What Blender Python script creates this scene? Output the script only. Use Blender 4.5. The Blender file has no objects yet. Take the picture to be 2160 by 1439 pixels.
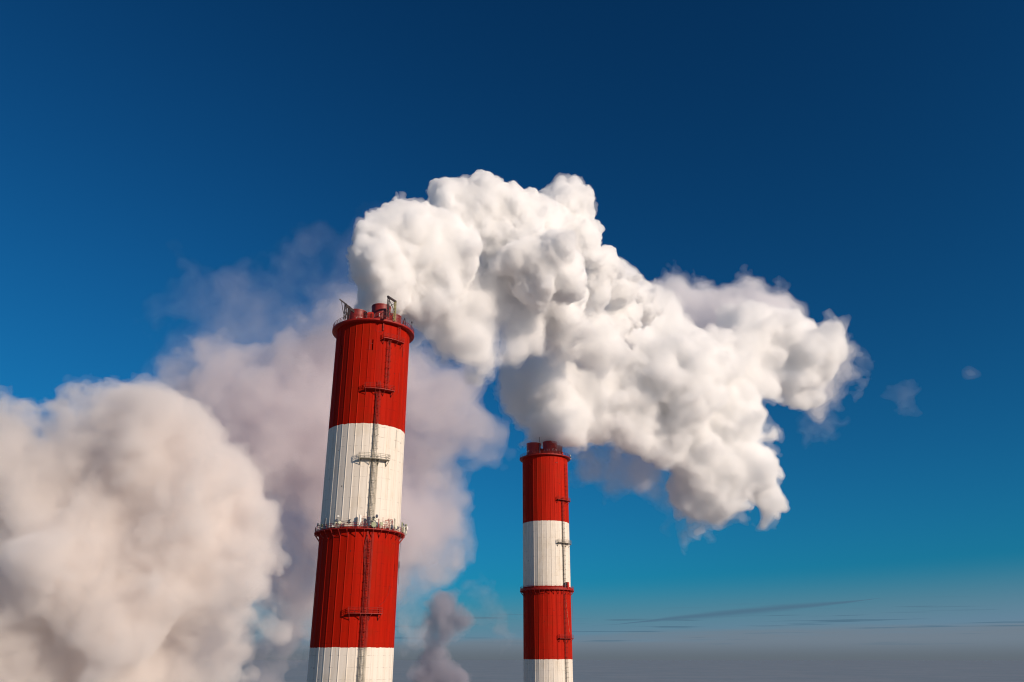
import bpy, math, random, time
import numpy as np
from mathutils import Vector, Matrix

# ------------------------------------------------------------------ camera, sky, sun, exposure
scene = bpy.context.scene
COL = scene.collection
rad = math.radians

CAM_Z = 168.0                 # metres above the ground (the photograph is a drone's)
PITCH = rad(21.5)
FPX = 1700.0                  # focal length in pixels of a 2160 px wide frame
cam_data = bpy.data.cameras.new("camera")
cam_data.sensor_width = 36.0
cam_data.lens = FPX / 2160.0 * 36.0
cam_data.clip_start = 0.5
cam_data.clip_end = 200000.0
cam = bpy.data.objects.new("camera", cam_data)
COL.objects.link(cam)
cam.location = (0, 0, CAM_Z)
cam.rotation_euler = (math.pi / 2 + PITCH, 0, 0)
scene.camera = cam

SUN_EL = rad(19.0)
SUN_AZ = rad(52.0)            # from straight behind the camera towards its right
sun_dir = Vector((math.sin(SUN_AZ) * math.cos(SUN_EL), -math.cos(SUN_AZ) * math.cos(SUN_EL), math.sin(SUN_EL)))

world = bpy.data.worlds.new("World")
scene.world = world
world.use_nodes = True
SKY_STRENGTH = 0.1


# the sky node's light, graded as deep as the photograph's (power and gain per channel)
SKY_SHOULDER = (6.0, 0.22, 0.10)
SKY_GRADE = ((1.75, 0.32), (1.68, 1.40), (1.70, 1.78))


def build_world():
    nt = world.node_tree
    nt.nodes.clear()
    L = nt.links.new

    def N(t, **kw):
        n = nt.nodes.new(t)
        for k, v in kw.items():
            setattr(n, k, v)
        return n

    def M(op, a, b=None, c=None, clamp=False):
        n = N("ShaderNodeMath", operation=op, use_clamp=clamp)
        for i_, v in enumerate((a, b, c)):
            if v is None:
                continue
            if isinstance(v, (int, float)):
                n.inputs[i_].default_value = v
            else:
                L(v, n.inputs[i_])
        return n.outputs[0]

    def band(v, lo_, hi_):
        n = N("ShaderNodeMapRange", interpolation_type='SMOOTHSTEP')
        L(v, n.inputs[0])
        n.inputs[1].default_value = lo_
        n.inputs[2].default_value = hi_
        return n.outputs[0]

    def mix(f, a, b):
        n = N("ShaderNodeMix", data_type='RGBA')
        L(f, n.inputs[0])
        for s_, v in ((n.inputs[6], a), (n.inputs[7], b)):
            if isinstance(v, tuple):
                s_.default_value = (*v, 1)
            else:
                L(v, s_)
        return n.outputs[2]

    out = N("ShaderNodeOutputWorld")
    bg = N("ShaderNodeBackground")
    bg.inputs["Strength"].default_value = SKY_STRENGTH
    sky = N("ShaderNodeTexSky", sky_type='NISHITA', sun_disc=False, sun_elevation=SUN_EL, sun_rotation=math.pi - SUN_AZ,
            altitude=200.0, air_density=1.0, dust_density=0.6, ozone_density=2.5)
    sep = N("ShaderNodeSeparateColor")
    comb = N("ShaderNodeCombineColor")
    L(sky.outputs[0], sep.inputs[0])
    for i_, (g, k) in enumerate(SKY_GRADE):
        v = M('MULTIPLY', sep.outputs[i_], SKY_STRENGTH)
        v = M('MULTIPLY', M('POWER', v, g), k)
        v = M('DIVIDE', v, M('ADD', M('MULTIPLY', v, SKY_SHOULDER[i_]), SKY_STRENGTH))
        L(v, comb.inputs[i_])
    col = comb.outputs[0]
    # far stratus: thin dark streaks and a grey bank on the horizon, by direction
    geo = N("ShaderNodeTexCoord")
    d = N("ShaderNodeSeparateXYZ")
    L(geo.outputs["Generated"], d.inputs[0])
    el = M('MULTIPLY', M('ARCSINE', d.outputs[2]), 180 / math.pi)
    az = M('MULTIPLY', M('ARCTAN2', d.outputs[0], d.outputs[1]), 180 / math.pi)

    def noise(sx, sy, off, detail=4.0, rough=0.55):
        c = N("ShaderNodeCombineXYZ")
        L(M('MULTIPLY', az, sx), c.inputs[0])
        L(M('MULTIPLY', el, sy), c.inputs[1])
        c.inputs[2].default_value = off
        n = N("ShaderNodeTexNoise")
        n.inputs["Scale"].default_value = 1.0
        n.inputs["Detail"].default_value = detail
        n.inputs["Roughness"].default_value = rough
        L(c.outputs[0], n.inputs["Vector"])
        return n.outputs[0]

    S = 1 / SKY_STRENGTH
    n1 = noise(0.10, 1.6, 3.1)
    tilt = M('SUBTRACT', el, M('MULTIPLY', az, 0.035))
    low = M('SUBTRACT', 1.0, band(tilt, 0.2, 5.0))
    col = mix(low, col, (0.14 * S, 0.235 * S, 0.33 * S))
    e2 = M('ADD', M('SUBTRACT', el, M('MULTIPLY', az, 0.025)), M('MULTIPLY', n1, -1.5))
    bank = M('SUBTRACT', 1.0, band(e2, -0.1, 0.9))
    col = mix(M('MULTIPLY', bank, 0.7), col, (0.175 * S, 0.205 * S, 0.24 * S))
    bot = M('SUBTRACT', 1.0, band(el, -0.1, 1.2))
    col = mix(M('MULTIPLY', bot, 1.0), col, (0.125 * S, 0.153 * S, 0.182 * S))
    # streaks
    n2 = noise(0.12, 5.5, 9.4, 3.0, 0.5)
    st = band(n2, 0.56, 0.68)
    env = M('MULTIPLY', band(el, 0.5, 1.4), M('SUBTRACT', 1.0, band(el, 2.2, 3.8)))
    col = mix(M('MULTIPLY', M('MULTIPLY', st, env), 0.75), col, (0.07 * S, 0.15 * S, 0.22 * S))
    # the one long streak
    dy = M('SUBTRACT', el, M('ADD', M('MULTIPLY', az, 0.078), M('MULTIPLY', M('SUBTRACT', n1, 0.5), 0.35)))
    dy = M('ABSOLUTE', M('SUBTRACT', dy, 1.62))
    wid = M('MULTIPLY', band(az, 5.0, 17.0), M('SUBTRACT', 1.0, band(az, 17.0, 24.0)))
    s1 = M('SUBTRACT', 1.0, M('DIVIDE', dy, M('ADD', M('MULTIPLY', wid, 0.34), 0.002)), clamp=True)
    col = mix(M('MULTIPLY', band(s1, 0.0, 1.0), 0.75), col, (0.075 * S, 0.155 * S, 0.235 * S))
    L(col, bg.inputs["Color"])
    L(bg.outputs[0], out.inputs["Surface"])


build_world()

sun_data = bpy.data.lights.new("sun", 'SUN')
sun_data.energy = 4.5
sun_data.angle = rad(0.5)
sun_data.color = (1.0, 0.83, 0.67)
sun = bpy.data.objects.new("sun", sun_data)
COL.objects.link(sun)
sun.rotation_euler = sun_dir.to_track_quat('Z', 'Y').to_euler()

scene.view_settings.view_transform = 'Standard'
scene.view_settings.look = 'None'
scene.view_settings.exposure = 0.0
scene.view_settings.gamma = 1.0
scene.render.engine = 'CYCLES'
cy = scene.cycles
cy.filter_width = 1.15
cy.use_denoising = True
cy.denoiser = 'OPENIMAGEDENOISE'
cy.use_adaptive_sampling = True
cy.adaptive_threshold = 0.02
cy.max_bounces = 32
cy.diffuse_bounces = 4
cy.glossy_bounces = 3
cy.volume_bounces = 30
cy.transparent_max_bounces = 48
cy.sample_clamp_indirect = 12.0
cy.caustics_reflective = False
cy.caustics_refractive = False


def P(px, py, depth):
    """Point seen at pixel (px, py) of the 2160 x 1439 frame, at a distance along the view axis."""
    x = (px - 1080.0) / FPX * depth
    u = (719.5 - py) / FPX * depth
    return Vector((x, depth * math.cos(PITCH) - u * math.sin(PITCH), CAM_Z + depth * math.sin(PITCH) + u * math.cos(PITCH)))


def project(v):
    d = Vector(v) - Vector((0, 0, CAM_Z))
    dep = d.y * math.cos(PITCH) + d.z * math.sin(PITCH)
    u = -d.y * math.sin(PITCH) + d.z * math.cos(PITCH)
    return 1080.0 + FPX * d.x / dep, 719.5 - FPX * u / dep, dep


def tag(o, label=None, cat=None, group=None, kind=None):
    if label: o["label"] = label
    if cat: o["category"] = cat
    if group: o["group"] = group
    if kind: o["kind"] = kind
    return o


def empty(name, loc, rz=0.0):
    o = bpy.data.objects.new(name, None)
    COL.objects.link(o)
    o.location = loc
    o.rotation_euler = (0, 0, rz)
    o.empty_display_size = 0.5
    return o
# ------------------------------------------------------------------ mesh collector
class MB:
    def __init__(self):
        self.v, self.f = [], []

    def face(self, pts):
        n = len(self.v)
        self.v += [tuple(p) for p in pts]
        self.f.append(tuple(range(n, n + len(pts))))

    def grid(self, rows, closed=False, skip=None):
        n = len(self.v); w = len(rows[0])
        for r in rows:
            self.v += [tuple(p) for p in r]
        for j in range(len(rows) - 1):
            for i in range(w if closed else w - 1):
                if skip and skip(i, j):
                    continue
                k = (i + 1) % w
                self.f.append((n + j * w + i, n + j * w + k, n + (j + 1) * w + k, n + (j + 1) * w + i))

    def hexa(self, c):
        """Eight corners: bottom four in order, top four in order."""
        n = len(self.v)
        self.v += [tuple(p) for p in c]
        for q in ((3, 2, 1, 0), (4, 5, 6, 7), (0, 1, 5, 4), (1, 2, 6, 5), (2, 3, 7, 6), (3, 0, 4, 7)):
            self.f.append(tuple(n + i for i in q))

    def bar(self, a, b, w, h=None, up=(0, 0, 1)):
        a, b = Vector(a), Vector(b)
        h = h or w
        d = (b - a).normalized()
        u = Vector(up)
        if abs(d.dot(u)) > 0.95:
            u = Vector((1, 0, 0)) if abs(d.x) < 0.9 else Vector((0, 1, 0))
        s = d.cross(u).normalized() * w / 2
        t = s.cross(d).normalized() * h / 2
        self.hexa([a - s - t, a + s - t, a + s + t, a - s + t, b - s - t, b + s - t, b + s + t, b - s + t])

    def tube(self, pts, r, seg=8, cap=True):
        pts = [Vector(p) for p in pts]
        rows = []
        for i, p in enumerate(pts):
            d = (pts[min(i + 1, len(pts) - 1)] - pts[max(i - 1, 0)]).normalized()
            u = Vector((0, 0, 1)) if abs(d.z) < 0.9 else Vector((1, 0, 0))
            s = d.cross(u).normalized(); t = s.cross(d)
            rr = r[i] if isinstance(r, (list, tuple)) else r
            rows.append([p + (s * math.cos(a) + t * math.sin(a)) * rr for a in (2 * math.pi * k / seg for k in range(seg))])
        self.grid(rows, closed=True)
        if cap:
            self.face(rows[0]); self.face(rows[-1][::-1])

    def lathe(self, prof, c=(0, 0, 0), seg=48):
        rows = [[(c[0] + r * math.sin(2 * math.pi * k / seg), c[1] - r * math.cos(2 * math.pi * k / seg), c[2] + z) for k in range(seg)] for r, z in prof]
        self.grid(rows, closed=True)

    def build(self, name, mat, parent=None, smooth=False):
        me = bpy.data.meshes.new(name)
        me.from_pydata(self.v, [], self.f)
        me.materials.append(mat)
        if smooth:
            me.polygons.foreach_set("use_smooth", [True] * len(me.polygons))
            me.set_sharp_from_angle(angle=rad(35))
        me.update()
        o = bpy.data.objects.new(name, me)
        COL.objects.link(o)
        if parent is not None:
            o.parent = parent
        return o


def cyl(phi, r, z):
    a = rad(phi)
    return Vector((r * math.sin(a), -r * math.cos(a), z))


# ------------------------------------------------------------------ materials
class Mat:
    def __init__(self, name):
        self.m = bpy.data.materials.new(name)
        self.m.use_nodes = True
        self.nt = self.m.node_tree
        self.b = self.nt.nodes["Principled BSDF"]
        self.tc = self.nt.nodes.new("ShaderNodeTexCoord").outputs["Object"]

    def node(self, t, **kw):
        n = self.nt.nodes.new(t)
        for k, v in kw.items():
            setattr(n, k, v)
        return n

    def put(self, s, v):
        if isinstance(v, tuple) and len(v) == 3 and s.type == 'RGBA':
            s.default_value = (*v, 1)
        elif isinstance(v, (int, float, tuple)):
            s.default_value = v
        else:
            self.nt.links.new(v, s)

    def math(self, op, a, b=None, c=None, clamp=False):
        n = self.node("ShaderNodeMath", operation=op, use_clamp=clamp)
        for i, v in enumerate((a, b, c)):
            if v is not None:
                self.put(n.inputs[i], v)
        return n.outputs[0]

    def step(self, v, lo, hi):
        n = self.node("ShaderNodeMapRange", interpolation_type='SMOOTHSTEP')
        self.put(n.inputs[0], v); n.inputs[1].default_value = lo; n.inputs[2].default_value = hi
        return n.outputs[0]

    def mix(self, f, a, b, mode='MIX'):
        n = self.node("ShaderNodeMix", data_type='RGBA', blend_type=mode)
        self.put(n.inputs[0], f); self.put(n.inputs[6], a); self.put(n.inputs[7], b)
        return n.outputs[2]

    def noise(self, scale=(1, 1, 1), detail=4.0, rough=0.6, off=0.0, vec=None):
        mp = self.node("ShaderNodeMapping")
        self.put(mp.inputs["Vector"], self.tc if vec is None else vec)
        mp.inputs["Scale"].default_value = scale
        mp.inputs["Location"].default_value = (off, off * 1.7, off * 0.3)
        n = self.node("ShaderNodeTexNoise")
        n.inputs["Scale"].default_value = 1.0
        n.inputs["Detail"].default_value = detail
        n.inputs["Roughness"].default_value = rough
        self.put(n.inputs["Vector"], mp.outputs[0])
        return n.outputs[0]

    def finish(self, color, rough=0.6, metal=0.0, bump=None, dist=0.05, spec=0.3):
        self.put(self.b.inputs["Base Color"], color)
        self.put(self.b.inputs["Roughness"], rough)
        self.b.inputs["Metallic"].default_value = metal
        self.b.inputs["Specular IOR Level"].default_value = spec
        if bump is not None:
            n = self.node("ShaderNodeBump")
            n.inputs["Strength"].default_value = 0.6
            n.inputs["Distance"].default_value = dist
            self.put(n.inputs["Height"], bump)
            self.nt.links.new(n.outputs[0], self.b.inputs["Normal"])
        return self.m


def band_mask(M, bounds, wobble=0.5):
    """1 on white bands, 0 on red ones. bounds: heights of the paint edges from the top down, red above the first."""
    z = M.node("ShaderNodeSeparateXYZ")
    M.put(z.inputs[0], M.tc)
    zz = M.math('ADD', z.outputs[2], M.math('MULTIPLY', M.math('SUBTRACT', M.noise((0.9, 0.9, 0.4), 3, 0.6, 4.0), 0.5), wobble))
    tot = None
    for i, b in enumerate(bounds):
        s = M.math('LESS_THAN', zz, b)
        s = M.math('MULTIPLY', s, 1.0 if i % 2 == 0 else -1.0)
        tot = s if tot is None else M.math('ADD', tot, s)
    return tot, z


def concrete_paint(name, bounds, seed, red, white=(0.76, 0.69, 0.60)):
    M = Mat(name)
    mask, z = band_mask(M, bounds)
    streak = M.noise((1.1, 1.1, 0.035), 5, 0.65, seed)
    blotch = M.noise((0.25, 0.25, 0.18), 5, 0.6, seed + 5)
    fine = M.noise((3.0, 3.0, 2.0), 4, 0.7, seed + 9)
    r = M.mix(M.step(streak, 0.35, 0.75), tuple(c * 1.06 for c in red), tuple(c * 0.7 for c in red))
    r = M.mix(M.math('MULTIPLY', M.step(blotch, 0.48, 0.68), 0.7), r, (red[0] * 0.8, red[1] * 1.3, red[2] * 1.3))
    w = M.mix(M.step(streak, 0.42, 0.8), white, tuple(c * k for c, k in zip(white, (0.84, 0.82, 0.79))))
    w = M.mix(M.math('MULTIPLY', M.step(blotch, 0.5, 0.72), 0.5), w, (0.62, 0.53, 0.41))
    col = M.mix(mask, r, w)
    # pour joints, broken up, and shutter seams
    ph = M.math('FRACT', M.math('MULTIPLY', M.math('ADD', z.outputs[2], M.math('MULTIPLY', M.noise((.5, .5, .1), 2, .5, 2.0), 0.25)), 1 / 2.5))
    j = M.math('SUBTRACT', 1.0, M.step(M.math('ABSOLUTE', M.math('SUBTRACT', ph, 0.5)), 0.005, 0.05))
    j = M.math('MULTIPLY', j, M.step(M.noise((0.8, 0.8, 0.25), 4, 0.7, seed + 2), 0.45, 0.7))
    col = M.mix(M.math('MULTIPLY', j, 0.62), col, M.mix(mask, (red[0] * 0.35, 0.006, 0.006), (0.30, 0.26, 0.21)))
    # grime speckle and small rusty anchor holes
    sp = M.step(fine, 0.60, 0.72)
    col = M.mix(M.math('MULTIPLY', sp, 0.32), col, M.mix(mask, (red[0] * 0.4, 0.01, 0.008), (0.45, 0.40, 0.33)))
    vor = M.node("ShaderNodeTexVoronoi", feature='F1')
    mp = M.node("ShaderNodeMapping"); M.put(mp.inputs[0], M.tc); mp.inputs["Scale"].default_value = (0.33, 0.33, 0.26)
    M.put(vor.inputs["Vector"], mp.outputs[0]); vor.inputs["Scale"].default_value = 1.0
    h = M.math('SUBTRACT', 1.0, M.step(vor.outputs["Distance"], 0.035, 0.065))
    col = M.mix(M.math('MULTIPLY', h, 0.85), col, (0.035, 0.02, 0.018))
    rust = M.noise((1.6, 1.6, 0.05), 5, 0.75, seed + 21)
    col = M.mix(M.math('MULTIPLY', M.math('MULTIPLY', M.step(rust, 0.58, 0.76), mask), 0.55), col, (0.50, 0.33, 0.16))
    bumpv = M.math('ADD', M.math('MULTIPLY', fine, 0.4), M.math('MULTIPLY', j, -0.8))
    return M.finish(col, 0.7, 0, bumpv, 0.04, 0.06)


def banded_steel(name, bounds, red, white):
    M = Mat(name)
    mask, z = band_mask(M, bounds, 0.0)
    n = M.noise((2.5, 2.5, 0.8), 5, 0.7, 3.0)
    col = M.mix(mask, red, white)
    col = M.mix(M.math('MULTIPLY', M.step(n, 0.5, 0.72), 0.6), col, (0.10, 0.045, 0.025))
    return M.finish(col, 0.6, 0, None, 0.05, 0.3)


def plain(name, col, col2, scale=(2, 2, 2), rough=0.6, metal=0.0, lo=0.42, hi=0.68, off=0.0):
    M = Mat(name)
    n = M.noise(scale, 5, 0.65, off)
    return M.finish(M.mix(M.step(n, lo, hi), col, col2), rough, metal, n, 0.01, 0.3)


def flue_paint(name, base, dark, drip_z):
    M = Mat(name)
    z = M.node("ShaderNodeSeparateXYZ"); M.put(z.inputs[0], M.tc)
    a = M.noise((1.4, 1.4, 0.25), 5, 0.7, 1.0)
    b = M.noise((0.6, 0.6, 1.8), 4, 0.6, 6.0)
    col = M.mix(M.step(a, 0.4, 0.7), base, dark)
    col = M.mix(M.math('MULTIPLY', M.step(b, 0.52, 0.7), 0.55), col, (base[0] * 0.35, 0.02, 0.03))
    # salt and ice runs hanging from the collar
    d = M.noise((1.9, 1.9, 0.25), 3, 0.5, 12.0)
    near = M.math('SUBTRACT', 1.0, M.step(M.math('ABSOLUTE', M.math('SUBTRACT', z.outputs[2], drip_z)), 0.12, 0.75))
    col = M.mix(M.math('MULTIPLY', M.step(d, 0.56, 0.62), near), col, (0.8, 0.76, 0.72))
    return M.finish(col, 0.5, 0, a, 0.02, 0.35)


MAT = {
    'dark_steel': plain("dark_steel", (0.035, 0.03, 0.035), (0.09, 0.06, 0.05)),
    'galvanised': plain("galvanised", (0.42, 0.44, 0.40), (0.25, 0.27, 0.24)),
    'cream': plain("cream_plastic", (0.68, 0.66, 0.50), (0.52, 0.50, 0.36)),
    'white': plain("white_plastic", (0.82, 0.80, 0.76), (0.62, 0.60, 0.55)),
    'olive': plain("olive_plastic", (0.36, 0.38, 0.24), (0.26, 0.27, 0.16)),
    'slate': plain("slate_plastic", (0.07, 0.08, 0.11), (0.12, 0.12, 0.15)),
    'red': plain("red_enamel", (0.50, 0.025, 0.012), (0.30, 0.02, 0.015)),
    'rust_red': plain("rusty_red", (0.33, 0.022, 0.015), (0.16, 0.02, 0.016)),
    'yellow': plain("yellow_lattice", (0.40, 0.36, 0.14), (0.12, 0.10, 0.06)),
    'soot': plain("soot", (0.02, 0.018, 0.018), (0.04, 0.03, 0.03)),
    'cable': plain("cable", (0.03, 0.03, 0.035), (0.05, 0.05, 0.05)),
    'pale_cable': plain("pale_cable", (0.55, 0.42, 0.25), (0.35, 0.22, 0.12)),
}

SECT = 33
STEP = 360.0 / SECT


class Chimney:
    def __init__(self, ax, ay, R, deck_px, label):
        self.R = R
        self.th = math.atan2(-ax, ay)
        self.root = empty("chimney", (ax, ay, 0), self.th)
        tag(self.root, label, "chimney", "striped chimneys of the power station")
        self.ax, self.ay = ax, ay

    def world(self, v):
        c, s = math.cos(self.th), math.sin(self.th)
        return Vector((self.ax + v[0] * c - v[1] * s, self.ay + v[0] * s + v[1] * c, v[2]))

    def z_at(self, py, phi=0.0, r=None):
        """Height at which the surface, phi degrees right of the side facing the camera, is seen at row py."""
        r = r or self.radius(200)
        lo, hi = 0.0, 400.0
        for _ in range(50):
            m = (lo + hi) / 2
            if project(self.world(cyl(phi, r, m)))[1] > py:
                lo = m
            else:
                hi = m
        return lo

    def phi_at(self, px, z, r=None):
        """Angle at which radius r at height z is seen in column px (front half)."""
        r = r or self.radius(z)
        lo, hi = -88.0, 88.0
        for _ in range(50):
            m = (lo + hi) / 2
            if project(self.world(cyl(m, r, z)))[0] < px:
                lo = m
            else:
                hi = m
        return lo

    def radius(self, z):
        return self.R + max(0.0, 140.0 - z) * 0.022

    # ---- shaft
    def shaft(self, mat, top, openings, phi0=5.2, seed=1):
        rng = random.Random(seed)
        zs = sorted(set([0, 20, 45, 70, 95, 120, 140] + [140 + 2.5 * k for k in range(int((top - 140) / 2.5) + 1)] + [top] + [z for o in openings for z in (o[1], o[2])]))
        zs = [z for i, z in enumerate(zs) if i == 0 or z - zs[i - 1] > 0.02]
        cols, kinds = [], []     # column angle, extra radius
        half = STEP / 2
        rib = math.degrees(0.06 / self.R)
        for k in range(SECT):
            a = phi0 + k * STEP
            ridge = rng.uniform(0.045, 0.09)
            d1, d2 = rng.uniform(-0.035, 0.035), rng.uniform(-0.035, 0.035)
            cols += [(a - rib * 2.6, 0.0), (a - rib, ridge), (a + rib, ridge), (a + rib * 2.6, 0.0)]
            for t in (0.25, 0.42, 0.58, 0.75):
                cols.append((a + STEP * t, 'flat'))
        def pt(c, z):
            a, e = c
            r = self.radius(z)
            if e == 'flat':
                rel = ((a - phi0) % STEP)
                return cyl(a, r * (0.68 + 0.32 * math.cos(rad(half)) / math.cos(rad(rel - half))), z)
            return cyl(a, r + e, z)
        rows = [[pt(c, z) for c in cols] for z in zs]
        w = len(cols)
        holes = set()
        mb = MB()
        for (phi, z0, z1, _w) in openings:
            best = min(range(w), key=lambda i: abs(((cols[i][0] + cols[(i + 1) % w][0]) / 2 - phi + 180) % 360 - 180) + (5 if not (cols[i][1] == 'flat' and cols[(i + 1) % w][1] == 'flat' and abs(cols[(i + 1) % w][0] - cols[i][0] - 0.16 * STEP) < 0.01) else 0))
            for j in range(len(zs) - 1):
                if zs[j] >= z0 - 0.01 and zs[j + 1] <= z1 + 0.01:
                    holes.add((best, j))
            c0, c1 = cols[best], cols[(best + 1) % w]
            a0, a1, b0, b1 = pt(c0, z0), pt(c1, z0), pt(c0, z1), pt(c1, z1)
            inn = lambda p: Vector((p[0] * 0.92, p[1] * 0.92, p[2]))
            for q in ((a0, inn(a0), inn(b0), b0), (a1, b1, inn(b1), inn(a1)), (a0, a1, inn(a1), inn(a0)), (b0, inn(b0), inn(b1), b1), (inn(a0), inn(a1), inn(b1), inn(b0))):
                mb.face(q)
        mb.grid(rows, closed=True, skip=lambda i, j: (i, j) in holes)
        mb.lathe([(self.radius(top), top), (self.radius(top) - 0.9, top)], seg=66)
        o = mb.build("shaft", mat, self.root)
        for (phi, z0, z1, kind) in openings:
            c = MB()
            zc = z0 + (z1 - z0) * 0.62
            r = self.radius(z0)
            c.bar(cyl(phi - 2.4, r - 0.02, zc), cyl(phi + 2.2, r - 0.02, zc), 0.10, 0.12)
            c.bar(cyl(phi - 2.2, r + 0.02, z0), cyl(phi - 2.2, r + 0.02, z1), 0.10)
            c.build("vent_opening", MAT['rust_red'], self.root)

    # ---- galleries
    def ring(self, name, z, r0, r1, thick, mat, rail_mat, rail_h=1.25, posts=44, rails=3, brackets=None, lip=0.18, post_mat=None, seed=5):
        mb = MB()
        mb.lathe([(r0, z - thick), (r1 - 0.1, z - thick), (r1, z - thick + 0.08), (r1, z + lip), (r1 - 0.06, z + lip), (r1 - 0.06, z), (r0, z)], seg=132)
        g = mb.build(name, mat, self.root)
        rng = random.Random(seed)
        ra = MB()
        rr = r1 - 0.12
        for k in range(rails):
            zz = z + rail_h * (k + 1) / rails
            n = 99
            ra.tube([cyl(360 * i / n, rr + rng.uniform(-.02, .02), zz + rng.uniform(-.015, .015)) for i in range(n)] + [cyl(0, rr, zz)], 0.05, 5, cap=False)
        for k in range(posts):
            a = 360 * k / posts + rng.uniform(-.4, .4)
            ra.bar(cyl(a, rr, z), cyl(a, rr, z + rail_h + 0.02), 0.085)
        ro = ra.build("railing", rail_mat, g)
        if brackets:
            n, reach, drop, w = brackets
            for k in range(n):
                b = MB()
                a = 5.2 + 360.0 * k / n
                ri = self.radius(z)
                b.bar(cyl(a, ri, z - thick - 0.11), cyl(a, r1 + 0.1, z - thick - 0.11), 0.14, 0.2)
                b.bar(cyl(a, ri, z - thick - drop), cyl(a, r1 - 0.05, z - thick - 0.15), w)
                b.bar(cyl(a, ri + 0.05, z - thick - drop - .1), cyl(a, ri + 0.05, z - thick - 0.1), w * 0.8)
                b.build("bracket", mat, g)
        return g

    def landing(self, z, phi, half, mat, reach=1.35, rail_h=1.2):
        e = MB()
        r0 = self.radius(z) + 0.12; r1 = r0 + reach
        n = 6
        angs = [phi - half + 2 * half * i / n for i in range(n + 1)]
        rows = [[cyl(a, r0, z), cyl(a, r1, z), cyl(a, r1, z - 0.16), cyl(a, r0, z - 0.16)] for a in angs]
        e.grid(rows, closed=True); e.face(rows[0]); e.face(rows[-1][::-1])
        o = e.build("landing_platform", mat, self.root)
        ra = MB()
        rr = r1 - 0.05
        for k in (1, 2, 3):
            zz = z + rail_h * k / 3
            ra.tube([cyl(angs[0], r0, zz)] + [cyl(a, rr, zz) for a in angs] + [cyl(angs[-1], r0, zz)], 0.05, 5)
        for i, a in enumerate(angs):
            ra.bar(cyl(a, rr, z), cyl(a, rr, z + rail_h), 0.07)
        for a in (angs[0], angs[-1]):
            ra.bar(cyl(a, r0 + 0.5, z), cyl(a, r0 + 0.5, z + rail_h), 0.06)
        ra.build("railing", mat, o)
        for t in (0.03, 0.35, 0.65, 0.97):
            br = MB()
            a = phi - half + 2 * half * t
            br.bar(cyl(a, self.radius(z), z - 1.55), cyl(a, r1 - 0.1, z - 0.2), 0.12)
            br.bar(cyl(a, self.radius(z) + .06, z - 1.6), cyl(a, self.radius(z) + .06, z - 0.1), 0.11)
            br.bar(cyl(a, self.radius(z), z - 0.24), cyl(a, r1, z - 0.24), 0.13)
            br.build("bracket", mat, o)
        return o

    def ladder(self, phi, z0, z1, mat, cage=True, width=0.62, off=0.45, hoop_step=1.8, rails=0.045):
        l = MB()
        r = lambda z: self.radius(z) + off
        dph = math.degrees(width / 2 / self.R)
        for s in (-1, 1):
            l.bar(cyl(phi + s * dph, r(z0), z0), cyl(phi + s * dph, r(z1), z1), rails * 2)
        z = z0 + 0.2
        while z < z1:
            l.bar(cyl(phi - dph, r(z), z), cyl(phi + dph, r(z), z), 0.04)
            z += 0.35
        z = z0 + 1
        while z < z1:
            for s in (-1, 1):
                l.bar(cyl(phi + s * dph, self.radius(z) - .05, z), cyl(phi + s * dph, r(z), z), 0.08)
            z += 2.5
        o = l.build("ladder", mat, self.root)
        if cage:
            c = MB()
            def ringpt(t, z):
                ang = math.pi * (t - 0.5) * 1.2
                cr = 0.55
                return cyl(phi + math.degrees(cr * math.sin(ang) / self.R), r(z) + cr * math.cos(ang) + 0.12, z)
            z = z0 + 2.4
            zs = []
            while z < z1:
                zs.append(z)
                c.tube([ringpt(t / 8, z) for t in range(9)], 0.045, 4)
                z += hoop_step
            for t in (0, 4, 8):
                c.bar(ringpt(t / 8, z0 + 2.4), ringpt(t / 8, zs[-1]), 0.05)
            c.build("safety_cage", mat, o)
        return o

    def conduit(self, pts, mat, n=3, gap=0.16, r=0.05, name="cable_conduit"):
        m = MB()
        for k in range(n):
            m.tube([cyl(p + math.degrees(gap * k / self.R), self.radius(z) + 0.22 + (p2 if isinstance(p2, float) else 0), z) for p, z, p2 in [(q + (0,))[:3] for q in pts]], r, 6)
        return m.build(name, mat, self.root)

    def flue(self, x, y, z0, z1, r, mat, collar):
        m = MB()
        m.lathe([(r, z0), (r, collar - 0.14), (r + 0.14, collar - 0.14), (r + 0.14, collar + 0.02), (r, collar + 0.06), (r, z1 - 0.35), (r + 0.07, z1 - 0.35), (r + 0.07, z1), (r - 0.1, z1), (r - 0.1, z0)], (x, y, 0), 56)
        return m.build("flue", mat, self.root, smooth=True)
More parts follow.
